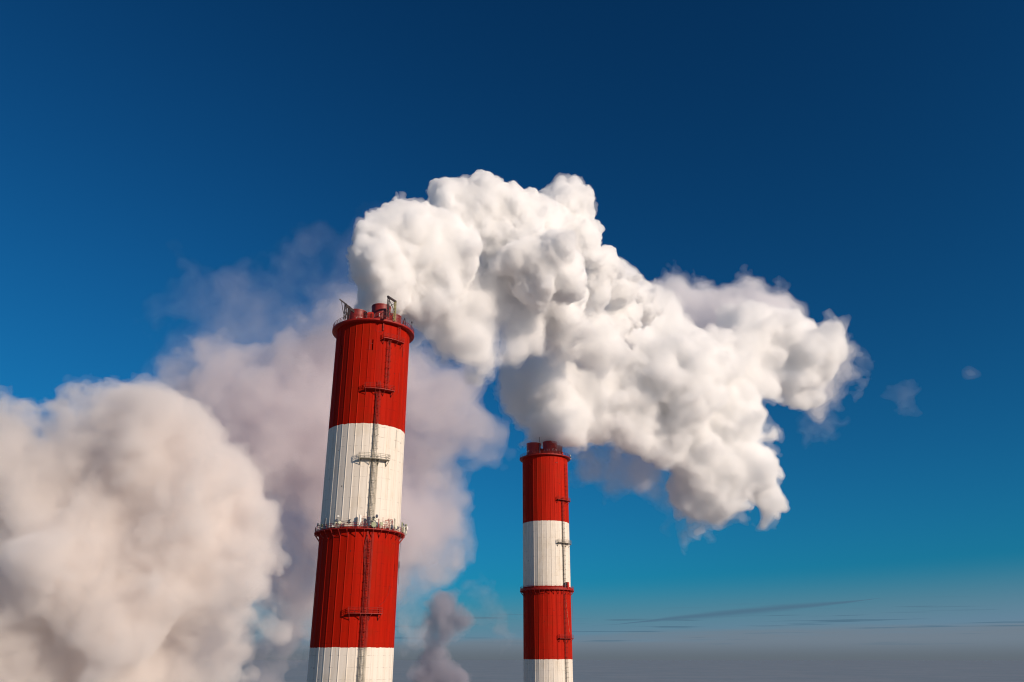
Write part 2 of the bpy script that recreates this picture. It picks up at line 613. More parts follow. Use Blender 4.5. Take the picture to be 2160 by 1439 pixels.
# ------------------------------------------------------------------ ground
def build_ground():
    M = Mat("winter_ground")
    n = M.noise((0.0012, 0.0012, 1), 8, 0.6, 3.0)
    n2 = M.noise((0.008, 0.008, 1), 6, 0.65, 9.0)
    c = M.mix(M.step(n, 0.4, 0.62), (0.25, 0.31, 0.36), (0.285, 0.335, 0.38))
    c = M.mix(M.math('MULTIPLY', M.step(n2, 0.5, 0.66), 0.5), c, (0.22, 0.27, 0.305))
    # pale unseen ground added round the plant as warm fill; haze-coloured land beyond
    ln = M.node("ShaderNodeVectorMath", operation='LENGTH')
    M.put(ln.inputs[0], M.tc)
    fill_patch = M.math('SUBTRACT', 1.0, M.step(M.math('ADD', ln.outputs["Value"], M.math('MULTIPLY', n, 900.0)), 1800.0, 2600.0))
    c = M.mix(fill_patch, c, M.mix(M.step(n2, 0.5, 0.66), (0.40, 0.38, 0.37), (0.20, 0.19, 0.18)))
    m = M.finish(c, 0.9, 0, None, 0.05, 0.1)
    mb = MB()
    rows = []
    for r in (0, 400, 1500, 5000, 15000, 40000, 90000):
        rows.append([(r * math.cos(2 * math.pi * k / 64), r * math.sin(2 * math.pi * k / 64) + 300, 0) for k in range(64)])
    mb.grid(rows[1:], closed=True)
    mb.face(rows[1])
    tag(mb.build("ground", m), kind="structure")


build_ground()

RED_A = (0.385, 0.009, 0.0014)
RED_B = (0.42, 0.013, 0.004)

# ------------------------------------------------------------------ near chimney
A = Chimney(-37.3, 201.3, 9.65, 672, "large near red and white chimney with hoist frames on top and antennas round its gallery")
A_B = [A.z_at(893), A.z_at(1111), A.z_at(1366), A.z_at(1366) - 27.0, A.z_at(1366) - 54, A.z_at(1366) - 81, A.z_at(1366) - 108, A.z_at(1366) - 135]
A_DECK = A.z_at(671.5, 0, 10.9)
mA = concrete_paint("chimney_paint_near", A_B, 1.3, RED_A)
sA = banded_steel("ladder_steel_near", A_B, (0.30, 0.020, 0.012), (0.32, 0.30, 0.24))
gA = plain("gallery_red_near", (0.33, 0.012, 0.006), (0.17, 0.010, 0.008), (1.5, 1.5, 1.5))
rA = plain("railing_red_near", (0.26, 0.015, 0.010), (0.15, 0.015, 0.012), (3, 3, 3))


def slot(ch, px, py0, py1):
    z1, z0 = ch.z_at(py0), ch.z_at(py1)
    ph = ch.phi_at(px, z0)
    return (ph, ch.z_at(py1, ph), ch.z_at(py0, ph), 1)


A.shaft(mA, A_DECK - 0.3, [slot(A, 717.5, 729, 750), slot(A, 782.5, 716, 738), slot(A, 850, 732, 754)], 5.2, 3)
A.ring("top_gallery", A_DECK, 6.5, 10.9, 0.42, gA, rA, 1.2, 40, 3, None, 0.10)
flA = flue_paint("flue_paint_near", (0.26, 0.022, 0.018), (0.10, 0.012, 0.014), A_DECK + 2.6)
for (x, y, py) in ((1.6, -4.8, 640), (-4.6, -1.5, 651.5), (4.7, 1.5, 661), (-1.6, 4.7, None)):
    top = A_DECK + 4.6
    if py:
        lo, hi = 200, 300
        for _ in range(40):
            m_ = (lo + hi) / 2
            lo, hi = (m_, hi) if project(A.world((x, y - 2.5, m_)))[1] > py else (lo, m_)
        top = lo
    A.flue(x, y, A_DECK - 0.2, top, 2.5, flA, A_DECK + 1.7)
zg = A.z_at(1114.5, 0, 10.85)
A.ring("middle_gallery", zg, A.radius(200) - 0.3, 10.9, 0.14, gA, rA, 1.25, 46, 3, (33, 1.2, 1.75, 0.13), 0.16)
rZ = [A.z_at(819, 13.5, 11), A.z_at(966, 12.5, 11), A.z_at(1293, 13.3, 11), A.z_at(716, 31, 11)]
for z, ph, hf in ((rZ[0], 13.8, 20.5), (rZ[1], 12.4, 20.5), (rZ[2], 13.3, 21.0)):
    A.landing(z, ph, hf, sA)
A.landing(rZ[3], 31, 16.5, sA, 1.2)
A.ladder(13.2, 130, zg - 2, sA, off=0.5)
A.ladder(13.0, zg, rZ[1] + 0.2, sA, off=0.5)
A.ladder(13.0, rZ[1], rZ[0] + 2.2, sA, off=0.5)
A.ladder(24.5, rZ[0], rZ[3] + 0.3, sA, off=0.45)
A.ladder(41, rZ[3], A_DECK - 0.5, sA, cage=False)
A.conduit([(9.6, 130), (9.4, rZ[0] - 1)], sA, 2, 0.22, 0.07)
A.conduit([(17.0, 130), (17.2, rZ[1] + 1)], sA, 2, 0.2, 0.055)
# bent cable leaving the ladder under the middle gallery
A.conduit([(9.8, zg - 1.2), (8.2, zg - 2.4), (7.0, zg - 4.2), (7.2, zg - 6.2), (8.8, zg - 8.5), (9.4, zg - 12)], MAT['rust_red'], 2, 0.2, 0.07, "bent_cable")
A.conduit([(47, A.z_at(775)), (47.2, A.z_at(818)), (43, A.z_at(824))], MAT['rust_red'], 1, 0.1, 0.03, "thin_cable")
A.conduit([(48, A.z_at(898)), (48.4, A.z_at(935))], MAT['galvanised'], 1, 0.1, 0.03, "thin_cable")
A.conduit([(52, A.z_at(1229)), (49, A.z_at(1250)), (41, A.z_at(1268)), (33, A.z_at(1277))], MAT['rust_red'], 1, 0.1, 0.03, "thin_cable")
# welded panel and pipe stub under the top gallery
k = MB()
for a0 in (3.0, 12.5):
    k.bar(cyl(a0, A.R + 0.02, A.z_at(684)), cyl(a0, A.R + 0.02, A.z_at(698)), 0.05)
k.bar(cyl(3.0, A.R + 0.03, A.z_at(698)), cyl(12.5, A.R + 0.03, A.z_at(698)), 0.05)
k.build("cover_panel", gA, A.root)
k = MB(); k.bar(cyl(14.2, A.R + 0.12, A_DECK - 0.4), cyl(14.2, A.R + 0.12, A.z_at(696)), 0.42, 0.3); k.build("downpipe", MAT['rust_red'], A.root)


# ------------------------------------------------------------------ far chimney
B = Chimney(14.2, 342.0, 9.6, 955, "smaller far red and white chimney with three tall red flues showing on top")
B_B = [B.z_at(1098), B.z_at(1235.5), B.z_at(1391), B.z_at(1391) - 27, B.z_at(1391) - 54, B.z_at(1391) - 81, B.z_at(1391) - 108, B.z_at(1391) - 135]
B_DECK = B.z_at(956.5, 0, 10.85)
mBp = concrete_paint("chimney_paint_far", B_B, 6.1, RED_B)
sB = banded_steel("ladder_steel_far", B_B, (0.26, 0.018, 0.012), (0.22, 0.20, 0.16))
B.shaft(mBp, B_DECK - 0.3, [slot(B, 1118, 975, 978.5)], 1.5, 9)
B.ring("top_gallery", B_DECK, 6.0, 10.9, 0.35, gA, rA, 1.25, 40, 3, None, 0.10)
flB = flue_paint("flue_paint_far", (0.46, 0.035, 0.028), (0.26, 0.025, 0.022), B_DECK + 2.5)
for (x, y, py) in ((2.3, -4.6, 929.7), (-4.75, -2.2, 933), (5.0, 2.4, 939), (-2.3, 4.6, None)):
    top = B_DECK + 5.2
    if py:
        lo, hi = 200, 300
        for _ in range(40):
            m_ = (lo + hi) / 2
            lo, hi = (m_, hi) if project(B.world((x, y - 3.05, m_)))[1] > py else (lo, m_)
        top = lo
    B.flue(x, y, B_DECK - 0.2, top, 3.05 if x < 4 else 2.7, flB, B_DECK + 1.6)
zh = B.z_at(1242.5, 0, 10.85)
B.ring("middle_gallery", zh, B.radius(200) - 0.3, 10.9, 0.16, gA, rA, 1.5, 40, 3, (33, 1.2, 1.7, 0.14), 0.75)
for py, ph in ((1054.5, 49), (1145, 48), (1346, 47)):
    B.landing(B.z_at(py, ph, 11), ph, 21, sB)
B.ladder(46, 130, zh - 1.5, sB)
B.ladder(45.5, zh, B.z_at(1054.5, 49, 11) + 1, sB)
B.ladder(59, B.z_at(1054.5, 49, 11), B_DECK - 3.0, sB)
B.conduit([(42.5, 130), (42.3, B.z_at(1060))], sB, 2, 0.25, 0.06)
B.conduit([(49.5, B.z_at(1262)), (53, B.z_at(1290)), (60, B.z_at(1322)), (64, B.z_at(1336))], MAT['pale_cable'], 1, 0.1, 0.04, "loose_cable")
k = MB(); k.bar(cyl(33, 9.7, B.z_at(974)), cyl(27, 9.7, B.z_at(975)), 0.3, 0.2); k.build("pipe_stub", MAT['rust_red'], B.root)


# ------------------------------------------------------------------ things standing on the galleries
def stand(name, ch, px, z, r, label, cat, group=None, phi=None):
    ph = ch.phi_at(px, z, r) if phi is None else phi
    e = empty(name, ch.world(cyl(ph, r, z)), ch.th + rad(ph))
    tag(e, label, cat, group)
    return e, ph


def top_z(ch, ph, r, py):
    return ch.z_at(py, ph, r)


GROUP = "antennas round the middle gallery of the near chimney"


def drum(mb, c, az, r, d, tilt=0.0):
    """Short closed drum with a shallow dome, facing az degrees right of outward."""
    a = rad(az)
    n = Vector((math.sin(a), -math.cos(a), tilt)).normalized()
    c = Vector(c)
    mb.tube([c - n * d * 0.5, c - n * d * 0.42, c + n * d * 0.3, c + n * d * 0.5], [r * 0.7, r, r, r * 0.82], 18)


def dish(px, py, radius, mat, az, label, r=10.55, tilt=0.0, ch=A, z=None):
    z = zg if z is None else z
    e, ph = stand("dish_antenna", ch, px, z, r, label, "antenna", GROUP)
    h = top_z(ch, ph, r, py) - z
    m = MB(); m.bar((0, 0, 0), (0, 0, h + radius * 0.9), 0.10); m.build("pole", MAT['galvanised'], e)
    m = MB(); drum(m, (0.22 * math.sin(rad(az)), -0.22 * math.cos(rad(az)), h), az, radius, 0.38, tilt)
    m.build("dish", MAT[mat], e, smooth=True)
    m = MB(); m.bar((-0.12, 0, h - .1), (0.12, 0, h - .1), 0.14); m.bar((0, 0.1, h), (0, -0.15, h), 0.14); m.build("mount", MAT['dark_steel'], e)
    return e


def panel(px, py0, py1, w, mat, az, label, r=10.55):
    e, ph = stand("panel_antenna", A, px, zg, r, label, "antenna", GROUP)
    h1, h0 = top_z(A, ph, r, py0) - zg, max(top_z(A, ph, r, py1) - zg, 0.3)
    a = rad(az)
    o = Vector((math.sin(a), -math.cos(a), 0)) * 0.22
    m = MB(); m.bar((0, 0, 0), (0, 0, h1 + 0.15), 0.09); m.build("pole", MAT['galvanised'], e)
    m = MB(); m.bar(o + Vector((0, 0, h0)), o + Vector((0, 0, h1)), w, 0.17, up=(math.sin(a), -math.cos(a), 0)); m.build("panel", MAT[mat], e)
    for t in (0.2, 0.8):
        zz = h0 + (h1 - h0) * t
        m = MB(); m.bar((0, 0, zz), o + Vector((0, 0, zz)), 0.09); m.build("mount", MAT['dark_steel'], e)
    return e


def whip(px, py, label, mat='rust_red', w=0.075, r=10.7):
    e, ph = stand("whip_antenna", A, px, zg, r, label, "antenna", GROUP)
    h = top_z(A, ph, r, py) - zg
    m = MB(); m.bar((0, 0, 0), (0, 0, h), w); m.build("rod", MAT[mat], e)
    m = MB(); m.bar((0, 0, 0.5), (0, 0.18, 0.5), 0.16); m.bar((0, 0, 1.1), (0, 0.18, 1.1), 0.16); m.build("clamp", MAT['dark_steel'], e)
    return e


def frame(px0, px1, py, label, mat='rust_red', r=10.4):
    e, ph = stand("antenna_frame", A, px0, zg, r, label, "frame", "empty antenna frames on the middle gallery")
    ph1 = A.phi_at(px1, zg, r)
    h = top_z(A, ph, r, py) - zg
    inv = lambda q, z_: Matrix.Rotation(-e.rotation_euler.z, 4, 'Z') @ (A.world(cyl(q, r, zg)) - e.location) + Vector((0, 0, z_))
    for q in (ph, ph1):
        m = MB(); m.bar(inv(q, 0), inv(q, h), 0.08); m.build("post", MAT[mat], e)
    m = MB(); m.bar(inv(ph, h - 0.04), inv(ph1, h - 0.04), 0.09); m.bar(inv(ph, h * 0.35), inv(ph1, h * 0.9), 0.05)
    m.build("crossbar", MAT[mat], e)
    return e


dish(671.5, 1107, 0.36, 'slate', -35, "small dark dish antenna at the far left end of the gallery railing")
dish(678.5, 1108.5, 0.34, 'olive', 40, "small olive dish antenna just left of the tall slate panel antenna")
panel(686, 1094, 1112, 0.28, 'slate', 10, "slim dark panel antenna standing alone against the shaded white wall")
dish(711.5, 1089.5, 0.27, 'white', 30, "small white ball-like dish on top of the mast over the left cluster")
dish(709, 1098.5, 0.36, 'slate', 15, "dark tilted dish antenna directly below the small white one", tilt=0.5)
dish(707.5, 1102.5, 0.36, 'cream', -10, "cream drum antenna on the left of a pair under the dark tilted dish")
dish(715.5, 1102.5, 0.38, 'cream', 25, "cream drum antenna on the right of a pair under the dark tilted dish")
dish(702, 1110.5, 0.2, 'white', 20, "tiny white lamp-like dish low on the gallery railing at left")
panel(757, 1086.5, 1108, 0.55, 'white', 50, "tall white panel antenna with its side in shade, the widest on the gallery")
panel(736, 1097, 1105, 0.3, 'slate', 0, "short dark panel antenna at the end of the boom in the middle left")
frame(751, 768.5, 1094.5, "dark steel frame around the tall white panel antenna", 'dark_steel')
frame(764, 776, 1090, "thin red pipe frame beside the ladder foot")
for i, (py, az, t) in enumerate(((1094, -40, "uppermost"), (1101, -40, "middle"), (1106.5, -40, "lowest"))):
    dish(777.5, py, 0.42, 'slate', az, "dark dish antenna left of the ladder, %s of three stacked" % t)
dish(791.5, 1089, 0.40, 'slate', 45, "dark dish antenna high on a thin mast right of the ladder")
dish(787.5, 1107, 0.62, 'olive', -10, "large olive drum antenna at the foot of the ladder", r=10.75)
dish(792.5, 1106, 0.48, 'slate', 40, "dark round dish tucked against the large olive drum antenna", r=10.6)
dish(788.5, 1096, 0.26, 'cream', 10, "small cream dish between the high dark dish and the large olive drum")
panel(803, 1102, 1109, 0.72, 'olive', 5, "square olive panel antenna between two thin red rods", r=10.6)
whip(797.5, 1094, "shorter red rod antenna left of the square olive panel", w=0.13)
whip(806.5, 1091, "taller thin red rod antenna right of the square olive panel")
frame(811.5, 820.5, 1097.5, "red pipe frame standing empty on the sunlit right part of the gallery")
frame(818, 827, 1094.5, "taller pale red pipe frame behind the empty one at right", r=10.15)
dish(824.5, 1111.5, 0.46, 'slate', 20, "dark drum antenna in front of the taller pale pipe frame", r=10.75)
panel(830.5, 1094.5, 1108.5, 0.42, 'cream', 35, "cream panel antenna on the right with a dark cap")
dish(832.5, 1112, 0.50, 'cream', 5, "cream drum antenna right below the cream panel antenna", r=10.75)
dish(837, 1114, 0.4, 'slate', -50, "dark sideways dish right of the cream drum antenna", r=10.7)
panel(846, 1102, 1122, 0.30, 'olive', 60, "slim olive panel antenna near the right end of the gallery")
panel(850, 1112, 1124, 0.34, 'cream', -20, "leaning cream panel antenna among the right end cluster", r=10.9)
dish(847.5, 1106.5, 0.28, 'slate', 50, "small dark dish on top of the right end cluster")
panel(855.5, 1110, 1126, 0.3, 'cream', 30, "cream panel antenna beside the big white dish", r=11.0)
dish(858.5, 1108, 0.3, 'olive', 60, "small olive dish above the big white dish", r=10.95)
panel(857.5, 1118, 1131, 0.26, 'slate', 70, "dark panel antenna hanging lowest at the right end", r=11.1)
dish(861, 1115, 0.62, 'white', 38, "big bright white dish at the right end of the gallery, seen edge-on", r=11.0)

# boom with small cameras at the left cluster
e, ph = stand("camera_boom", A, 713, zg, 10.6, "grey boom reaching right from the left antenna cluster with small cameras", "boom")
hb = top_z(A, ph, 10.6, 1101) - zg
m = MB(); m.bar((0, 0, 0), (0, 0, hb + .3), 0.09); m.build("pole", MAT['galvanised'], e)
ph2 = A.phi_at(737, zg, 11.2)
tip = Matrix.Rotation(-e.rotation_euler.z, 4, 'Z') @ (A.world(cyl(ph2, 11.2, zg)) - e.location) + Vector((0, 0, hb + 0.15))
m = MB(); m.bar((0, 0, hb), tip, 0.11); m.bar((0, 0, hb + .35), tip * 0.55 + Vector((0, 0, hb * .45)), 0.05); m.build("arm", MAT['slate'], e)
for dx, dz in ((0.0, 0.15), (-.55, -.35), (0.1, -.45)):
    m = MB(); m.bar(tip + Vector((dx - .18, 0, dz)), tip + Vector((dx + .18, -.1, dz)), 0.2); m.build("camera_head", MAT['dark_steel'], e)


# hoist frames and fittings on the near chimney's top
def at_plane(px, py, z):
    o = Vector((0, 0, CAM_Z)); d = P(px, py, 100.0) - o
    return o + d * ((z - CAM_Z) / d.z)


def lattice(mb, a, b, w, s, cells):
    """Square lattice mast from a to b."""
    a, b = Vector(a), Vector(b)
    cs = [Vector((i * w / 2, j * w / 2, 0)) for i, j in ((-1, -1), (1, -1), (1, 1), (-1, 1))]
    for c in cs:
        mb.bar(a + c, b + c, s)
    for k in range(cells):
        t0, t1 = k / cells, (k + 1) / cells
        for i in range(4):
            p, q = cs[i], cs[(i + 1) % 4]
            mb.bar(a.lerp(b, t0) + p, a.lerp(b, t1) + q, s * 0.7)
            mb.bar(a.lerp(b, t1) + p, a.lerp(b, t1) + q, s * 0.7)


zb = A_DECK + 4.3
p0, p1 = at_plane(716.5, 631.5, zb), at_plane(747, 655, zb)
e = tag(empty("hoist_frame", (p0.lerp(p1, .5).x, p0.lerp(p1, .5).y, A_DECK)), "dark hoist frame with a long jib leaning out over the top gallery's left side", "hoist frame", "hoist frames on top of the near chimney")
O = e.location
m = MB(); m.bar(p0 - O, p1 - O, 0.20, 0.26); m.bar(p0.lerp(p1, .42) - O - Vector((0, 0, .45)), p1 - O - Vector((0, 0, .45)), 0.26, 0.5); m.build("jib", MAT['dark_steel'], e)
for t in (0.42, 0.66):
    q = p0.lerp(p1, t) - O
    m = MB(); lattice(m, (q.x, q.y, 0), (q.x, q.y, q.z), 0.5, 0.12, 4); m.build("mast", MAT['dark_steel'], e)
q = p0.lerp(p1, .12) - O
base = at_plane(726.5, 668, A_DECK + .3) - O
m = MB(); m.tube([q, q.lerp(base, .55) + Vector((-.1, 0, 0)), base], 0.09, 6); m.build("strut", MAT['dark_steel'], e)
m = MB(); qa, qb = p0.lerp(p1, .42) - O, p0.lerp(p1, .66) - O
m.bar((qa.x, qa.y, .2), (qb.x, qb.y, 3.6), 0.12); m.bar((qb.x, qb.y, .2), (qa.x, qa.y, 3.6), 0.12); m.build("cross_brace", MAT['dark_steel'], e)

zb = A_DECK + 5.6
p0, p1 = at_plane(820, 627, zb), at_plane(834, 636, zb)
e = tag(empty("hoist_frame", (p0.lerp(p1, .5).x, p0.lerp(p1, .5).y, A_DECK)), "upright dark lattice hoist frame with a capped beam right of the middle flue", "hoist frame", "hoist frames on top of the near chimney")
O = e.location
d_ = (p1 - p0).normalized()
m = MB(); m.bar(p0 - d_ * .5 - O, p1 + d_ * .3 - O, 0.42, 0.45); m.build("beam", MAT['dark_steel'], e)
for q, mt in ((p0 - O, 'dark_steel'), (p1 - O, 'yellow')):
    m = MB(); lattice(m, (q.x, q.y, 0), (q.x, q.y, q.z), 0.42, 0.13, 6); m.build("mast", MAT[mt], e)
a_, b_ = p0 - O, p1 - O
m = MB(); m.bar((a_.x, a_.y, 2.6), (b_.x, b_.y, 5.2), 0.12); m.bar((b_.x, b_.y, 2.6), (a_.x, a_.y, 5.2), 0.12); m.bar((a_.x, a_.y, .2), (b_.x, b_.y, 2.4), 0.1); m.bar((b_.x, b_.y, .2), (a_.x, a_.y, 2.4), 0.1)
m.build("cross_brace", MAT['dark_steel'], e)

e, ph = stand("equipment_cabinet", A, 781, A_DECK, 10.0, "red cabinet with a rounded hood standing on the top gallery between two flues", "cabinet")
m = MB(); m.hexa([(-.8, -.5, .1), (.8, -.5, .1), (.8, .5, .1), (-.8, .5, .1), (-.8, -.5, 1.6), (.8, -.5, 1.6), (.8, .5, 1.6), (-.8, .5, 1.6)])
m.hexa([(-.8, -.5, 1.6), (.8, -.5, 1.6), (.8, .5, 1.6), (-.8, .5, 1.6), (-.45, -.35, 1.9), (.7, -.35, 1.95), (.7, .35, 1.95), (-.45, .35, 1.9)]); m.build("housing", MAT['red'], e)
m = MB(); m.bar((.35, -.53, .25), (.35, -.53, 1.5), .5, .05); m.build("door", MAT['soot'], e)
m = MB(); [m.bar((x, y, -.02), (x, y, .12), .14) for x in (-.7, .7) for y in (-.4, .4)]; m.build("foot", MAT['dark_steel'], e)

e, ph = stand("tripod_frame", A, 853, A_DECK, 10.2, "small dark A-shaped frame on the top gallery's right side", "frame")
m = MB()
for x in (-.75, .75):
    m.bar((x, 0, 0), (0, 0, 2.6), 0.13)
m.bar((0, 1.2, 0), (0, 0, 2.6), 0.11); m.build("leg", MAT['dark_steel'], e)
m = MB(); m.bar((-.5, 0, .9), (.5, 0, .9), .1); m.build("tie_bar", MAT['dark_steel'], e)

e, ph = stand("warning_lamp", A, 868, A_DECK, 10.8, "small dark warning lamp on a post over the right end of the top railing", "lamp")
h = top_z(A, ph, 10.8, 681.5) - A_DECK
m = MB(); m.bar((0, 0, 0), (0, 0, h), .07); m.build("post", MAT['dark_steel'], e)
m = MB(); m.lathe([(0.02, h - .05), (.16, h), (.2, h + .2), (.14, h + .38), (.02, h + .42)], seg=12); m.build("lamp_head", MAT['dark_steel'], e, smooth=True)
m = MB(); m.bar((-.35, 0, h - .05), (.35, 0, h - .2), .08); m.build("crossbar", MAT['dark_steel'], e)

# cables hanging free from the galleries
p = A.world(cyl(A.phi_at(845, zg, 11.0), 11.0, zg - 0.2))
o_ = empty("hanging_cable", p)
tag(o_, "long thin dark cable hanging from the near chimney's middle gallery at right", "cable")
zend = zg - A.z_at(1232, 60, 11) + 0
L_ = zg - A.z_at(1232, 60, 11)
m = MB(); m.tube([(0.10 * math.sin(t * .6), 0, -L_ * t / 12) for t in range(13)], 0.035, 5); m.build("strand", MAT['cable'], o_)
m = MB(); m.bar((0, 0, -L_ * .55), (0.05, 0, -L_ * .68), 0.16); m.bar((-.15, 0, -L_ * .58), (.1, 0, -L_ * .62), 0.05); m.build("tangled_knot", MAT['cable'], o_)
for i, (px, pyb, lab) in enumerate(((1206, 1309, "thin reddish cable hanging longest from the far chimney's middle gallery"), (1203.5, 1262, "short thin cable hanging beside the long one from the far chimney's gallery"))):
    phc = B.phi_at(px, zh, 11.0)
    q = B.world(cyl(phc, 11.0, zh - 0.2))
    Lc = zh - B.z_at(pyb, phc, 11.0)
    m = MB(); m.tube([(0.08 * t / 3 + 0.05 * math.sin(t), 0, -Lc * t / 8) for t in range(9)], 0.04, 5)
    o_ = m.build("hanging_cable", MAT['rust_red']); o_.location = q
    tag(o_, lab, "cable", "cables hanging from the far chimney")

# fittings on the far chimney
e, ph = stand("lightning_rod", B, 1138.5, B_DECK, 9.8, "dark rod with crooked tip rising in front of the far chimney's left flue", "lightning rod")
h = top_z(B, ph, 9.8, 922) - B_DECK
m = MB(); m.tube([(0, 0, 0), (0, 0, h * .62), (.12, 0, h * .68), (-.1, 0, h * .8), (.02, 0, h)], 0.09, 6); m.build("rod", MAT['dark_steel'], e)
m = MB(); m.bar((-.05, .1, 0), (-.05, .1, h * .58), 0.75, 0.2); m.build("backing_plate", MAT['slate'], e)
e, ph = stand("floodlight", B, 1203, B_DECK, 10.9, "white floodlight on a small bracket deck at the far chimney's top right", "lamp")
m = MB(); m.bar((-1.0, 0, -.05), (1.0, 0, -.05), .9, .14); m.build("bracket_deck", MAT['white'], e)
m = MB(); m.bar((0, 0, 0), (-.2, 0, 1.3), .12); m.bar((0.7, 0, 0), (.7, 0, .9), .1); m.bar((-.6, 0, 0), (-.6, 0, 2.2), .08); m.build("post", MAT['dark_steel'], e)
m = MB(); drum(m, (-.15, 0, 1.4), 20, .38, .5, .2); m.build("lamp_head", MAT['white'], e, smooth=True)
m = MB(); m.bar((.3, 0, .9), (1.0, 0, .9), .5, .3); m.build("control_gear", MAT['dark_steel'], e)
for px, w, hh, lab in ((1186, .7, 1.0, "red box on the far chimney's top gallery left of the floodlight"), ):
    e, ph = stand("junction_box", B, px, B_DECK, 10.7, lab, "box")
    m = MB(); m.bar((0, 0, 0.25), (0, 0, 0.25 + hh), w, w * .7); m.build("housing", MAT['red'], e)
    m = MB(); m.bar((-.25, 0, 0), (-.25, 0, .3), .1); m.bar((.25, 0, 0), (.25, 0, .3), .1); m.build("foot", MAT['dark_steel'], e)
for px, w, hh, lab in ((1196.5, 1.3, 2.0, "larger red box standing on the far chimney's middle gallery at right"), (1192.5, .6, 1.7, "narrow dark box left of the larger red box on the far chimney's gallery")):
    e, ph = stand("junction_box", B, px, zh, 10.5, lab, "box")
    m = MB(); m.bar((0, 0, 0.4), (0, 0, 0.9 + hh), w, w * .7); m.build("housing", MAT['red' if w > 1 else 'slate'], e)
    m = MB(); m.bar((-w * .35, 0, 0), (-w * .35, 0, .5), .1); m.bar((w * .35, 0, 0), (w * .35, 0, .5), .1); m.build("foot", MAT['dark_steel'], e)
# ------------------------------------------------------------------ steam
def steam_material(name, density, color=(1.0, 1.0, 1.0), aniso=0.0):
    m = bpy.data.materials.new(name)
    m.use_nodes = True
    nt = m.node_tree
    nt.nodes.clear()
    out = nt.nodes.new("ShaderNodeOutputMaterial")
    v = nt.nodes.new("ShaderNodeVolumePrincipled")
    v.inputs["Density Attribute"].default_value = ""
    v.inputs["Color Attribute"].default_value = ""
    v.inputs["Temperature Attribute"].default_value = ""
    v.inputs["Color"].default_value = (*color, 1)
    v.inputs["Density"].default_value = density
    v.inputs["Anisotropy"].default_value = aniso
    nt.links.new(v.outputs[0], out.inputs["Volume"])
    t = nt.nodes.new("ShaderNodeBsdfTransparent")
    rgb = nt.nodes.new("ShaderNodeRGB")
    rgb.outputs[0].default_value = (1, 1, 1, 1)
    nt.links.new(rgb.outputs[0], t.inputs["Color"])
    nt.links.new(t.outputs[0], out.inputs["Surface"])
    m.cycles.homogeneous_volume = True
    return m


def interp_matrix(n_out, n_in):
    """Linear upsampling from n_in to n_out samples over the same span."""
    t = np.linspace(0, n_in - 1, n_out)
    i = np.minimum(t.astype(int), n_in - 2)
    f = (t - i).astype(np.float32)
    m = np.zeros((n_out, n_in), np.float32)
    m[np.arange(n_out), i] = 1 - f
    m[np.arange(n_out), i + 1] = f
    return m


def spline_matrix(coords, n_in):
    """Cubic B-spline weights of lattice nodes at float coordinates."""
    i = np.floor(coords).astype(int)
    f = coords - i
    w = [(1 - f) ** 3 / 6, (3 * f ** 3 - 6 * f ** 2 + 4) / 6, (-3 * f ** 3 + 3 * f ** 2 + 3 * f + 1) / 6, f ** 3 / 6]
    m = np.zeros((len(coords), n_in), np.float32)
    for k in range(4):
        m[np.arange(len(coords)), np.clip(i + k, 0, n_in - 1)] += w[k]
    return m


def lattice_noise(rng, axes, cell):
    """Smooth noise (about -1..1) on a grid given by its three axes, features of the given size."""
    ms, dims = [], []
    for a in axes:
        c = (a - a[0]) / cell + rng.random()
        n = int(c[-1]) + 5
        dims.append(n)
        ms.append(spline_matrix(c, n))
    r = rng.standard_normal(dims).astype(np.float32)
    r = np.einsum('ai,ijk->ajk', ms[0], r, optimize=True)
    r = np.einsum('bj,ajk->abk', ms[1], r, optimize=True)
    r = np.einsum('ck,abk->abc', ms[2], r, optimize=True)
    return r * 2.6 / 1.2


TBL = 32
_tab = np.random.default_rng(77).random((TBL, TBL, TBL, 3)).astype(np.float32)


def worley(p):
    """Squared distance to the nearest feature point, p in cells (n x 3)."""
    base = np.floor(p - 0.5).astype(np.int32)
    best = np.full(len(p), 9.0, np.float32)
    for dx in (0, 1):
        for dy in (0, 1):
            for dz in (0, 1):
                c = base + np.array((dx, dy, dz), np.int32)
                cm = c % TBL
                o = _tab[cm[:, 0], cm[:, 1], cm[:, 2]]
                d = c + 0.15 + 0.7 * o - p
                np.minimum(best, np.einsum('ij,ij->i', d, d), out=best)
    return best


def resample(F, idx):
    """Trilinear values of F at float grid indices idx (three arrays)."""
    i = [np.clip(np.floor(a), 0, F.shape[k] - 2).astype(np.int32) for k, a in enumerate(idx)]
    f = [np.clip(a - b, 0, 1).astype(np.float32) for a, b in zip(idx, i)]
    s = (F.shape[1] * F.shape[2], F.shape[2], 1)
    flat = F.ravel()
    base = i[0] * s[0] + i[1] * s[1] + i[2]
    out = np.zeros(base.shape, np.float32)
    for a in (0, 1):
        for b_ in (0, 1):
            for c in (0, 1):
                w = (f[0] if a else 1 - f[0]) * (f[1] if b_ else 1 - f[1]) * (f[2] if c else 1 - f[2])
                out += w * flat[base + a * s[0] + b_ * s[1] + c]
    return out


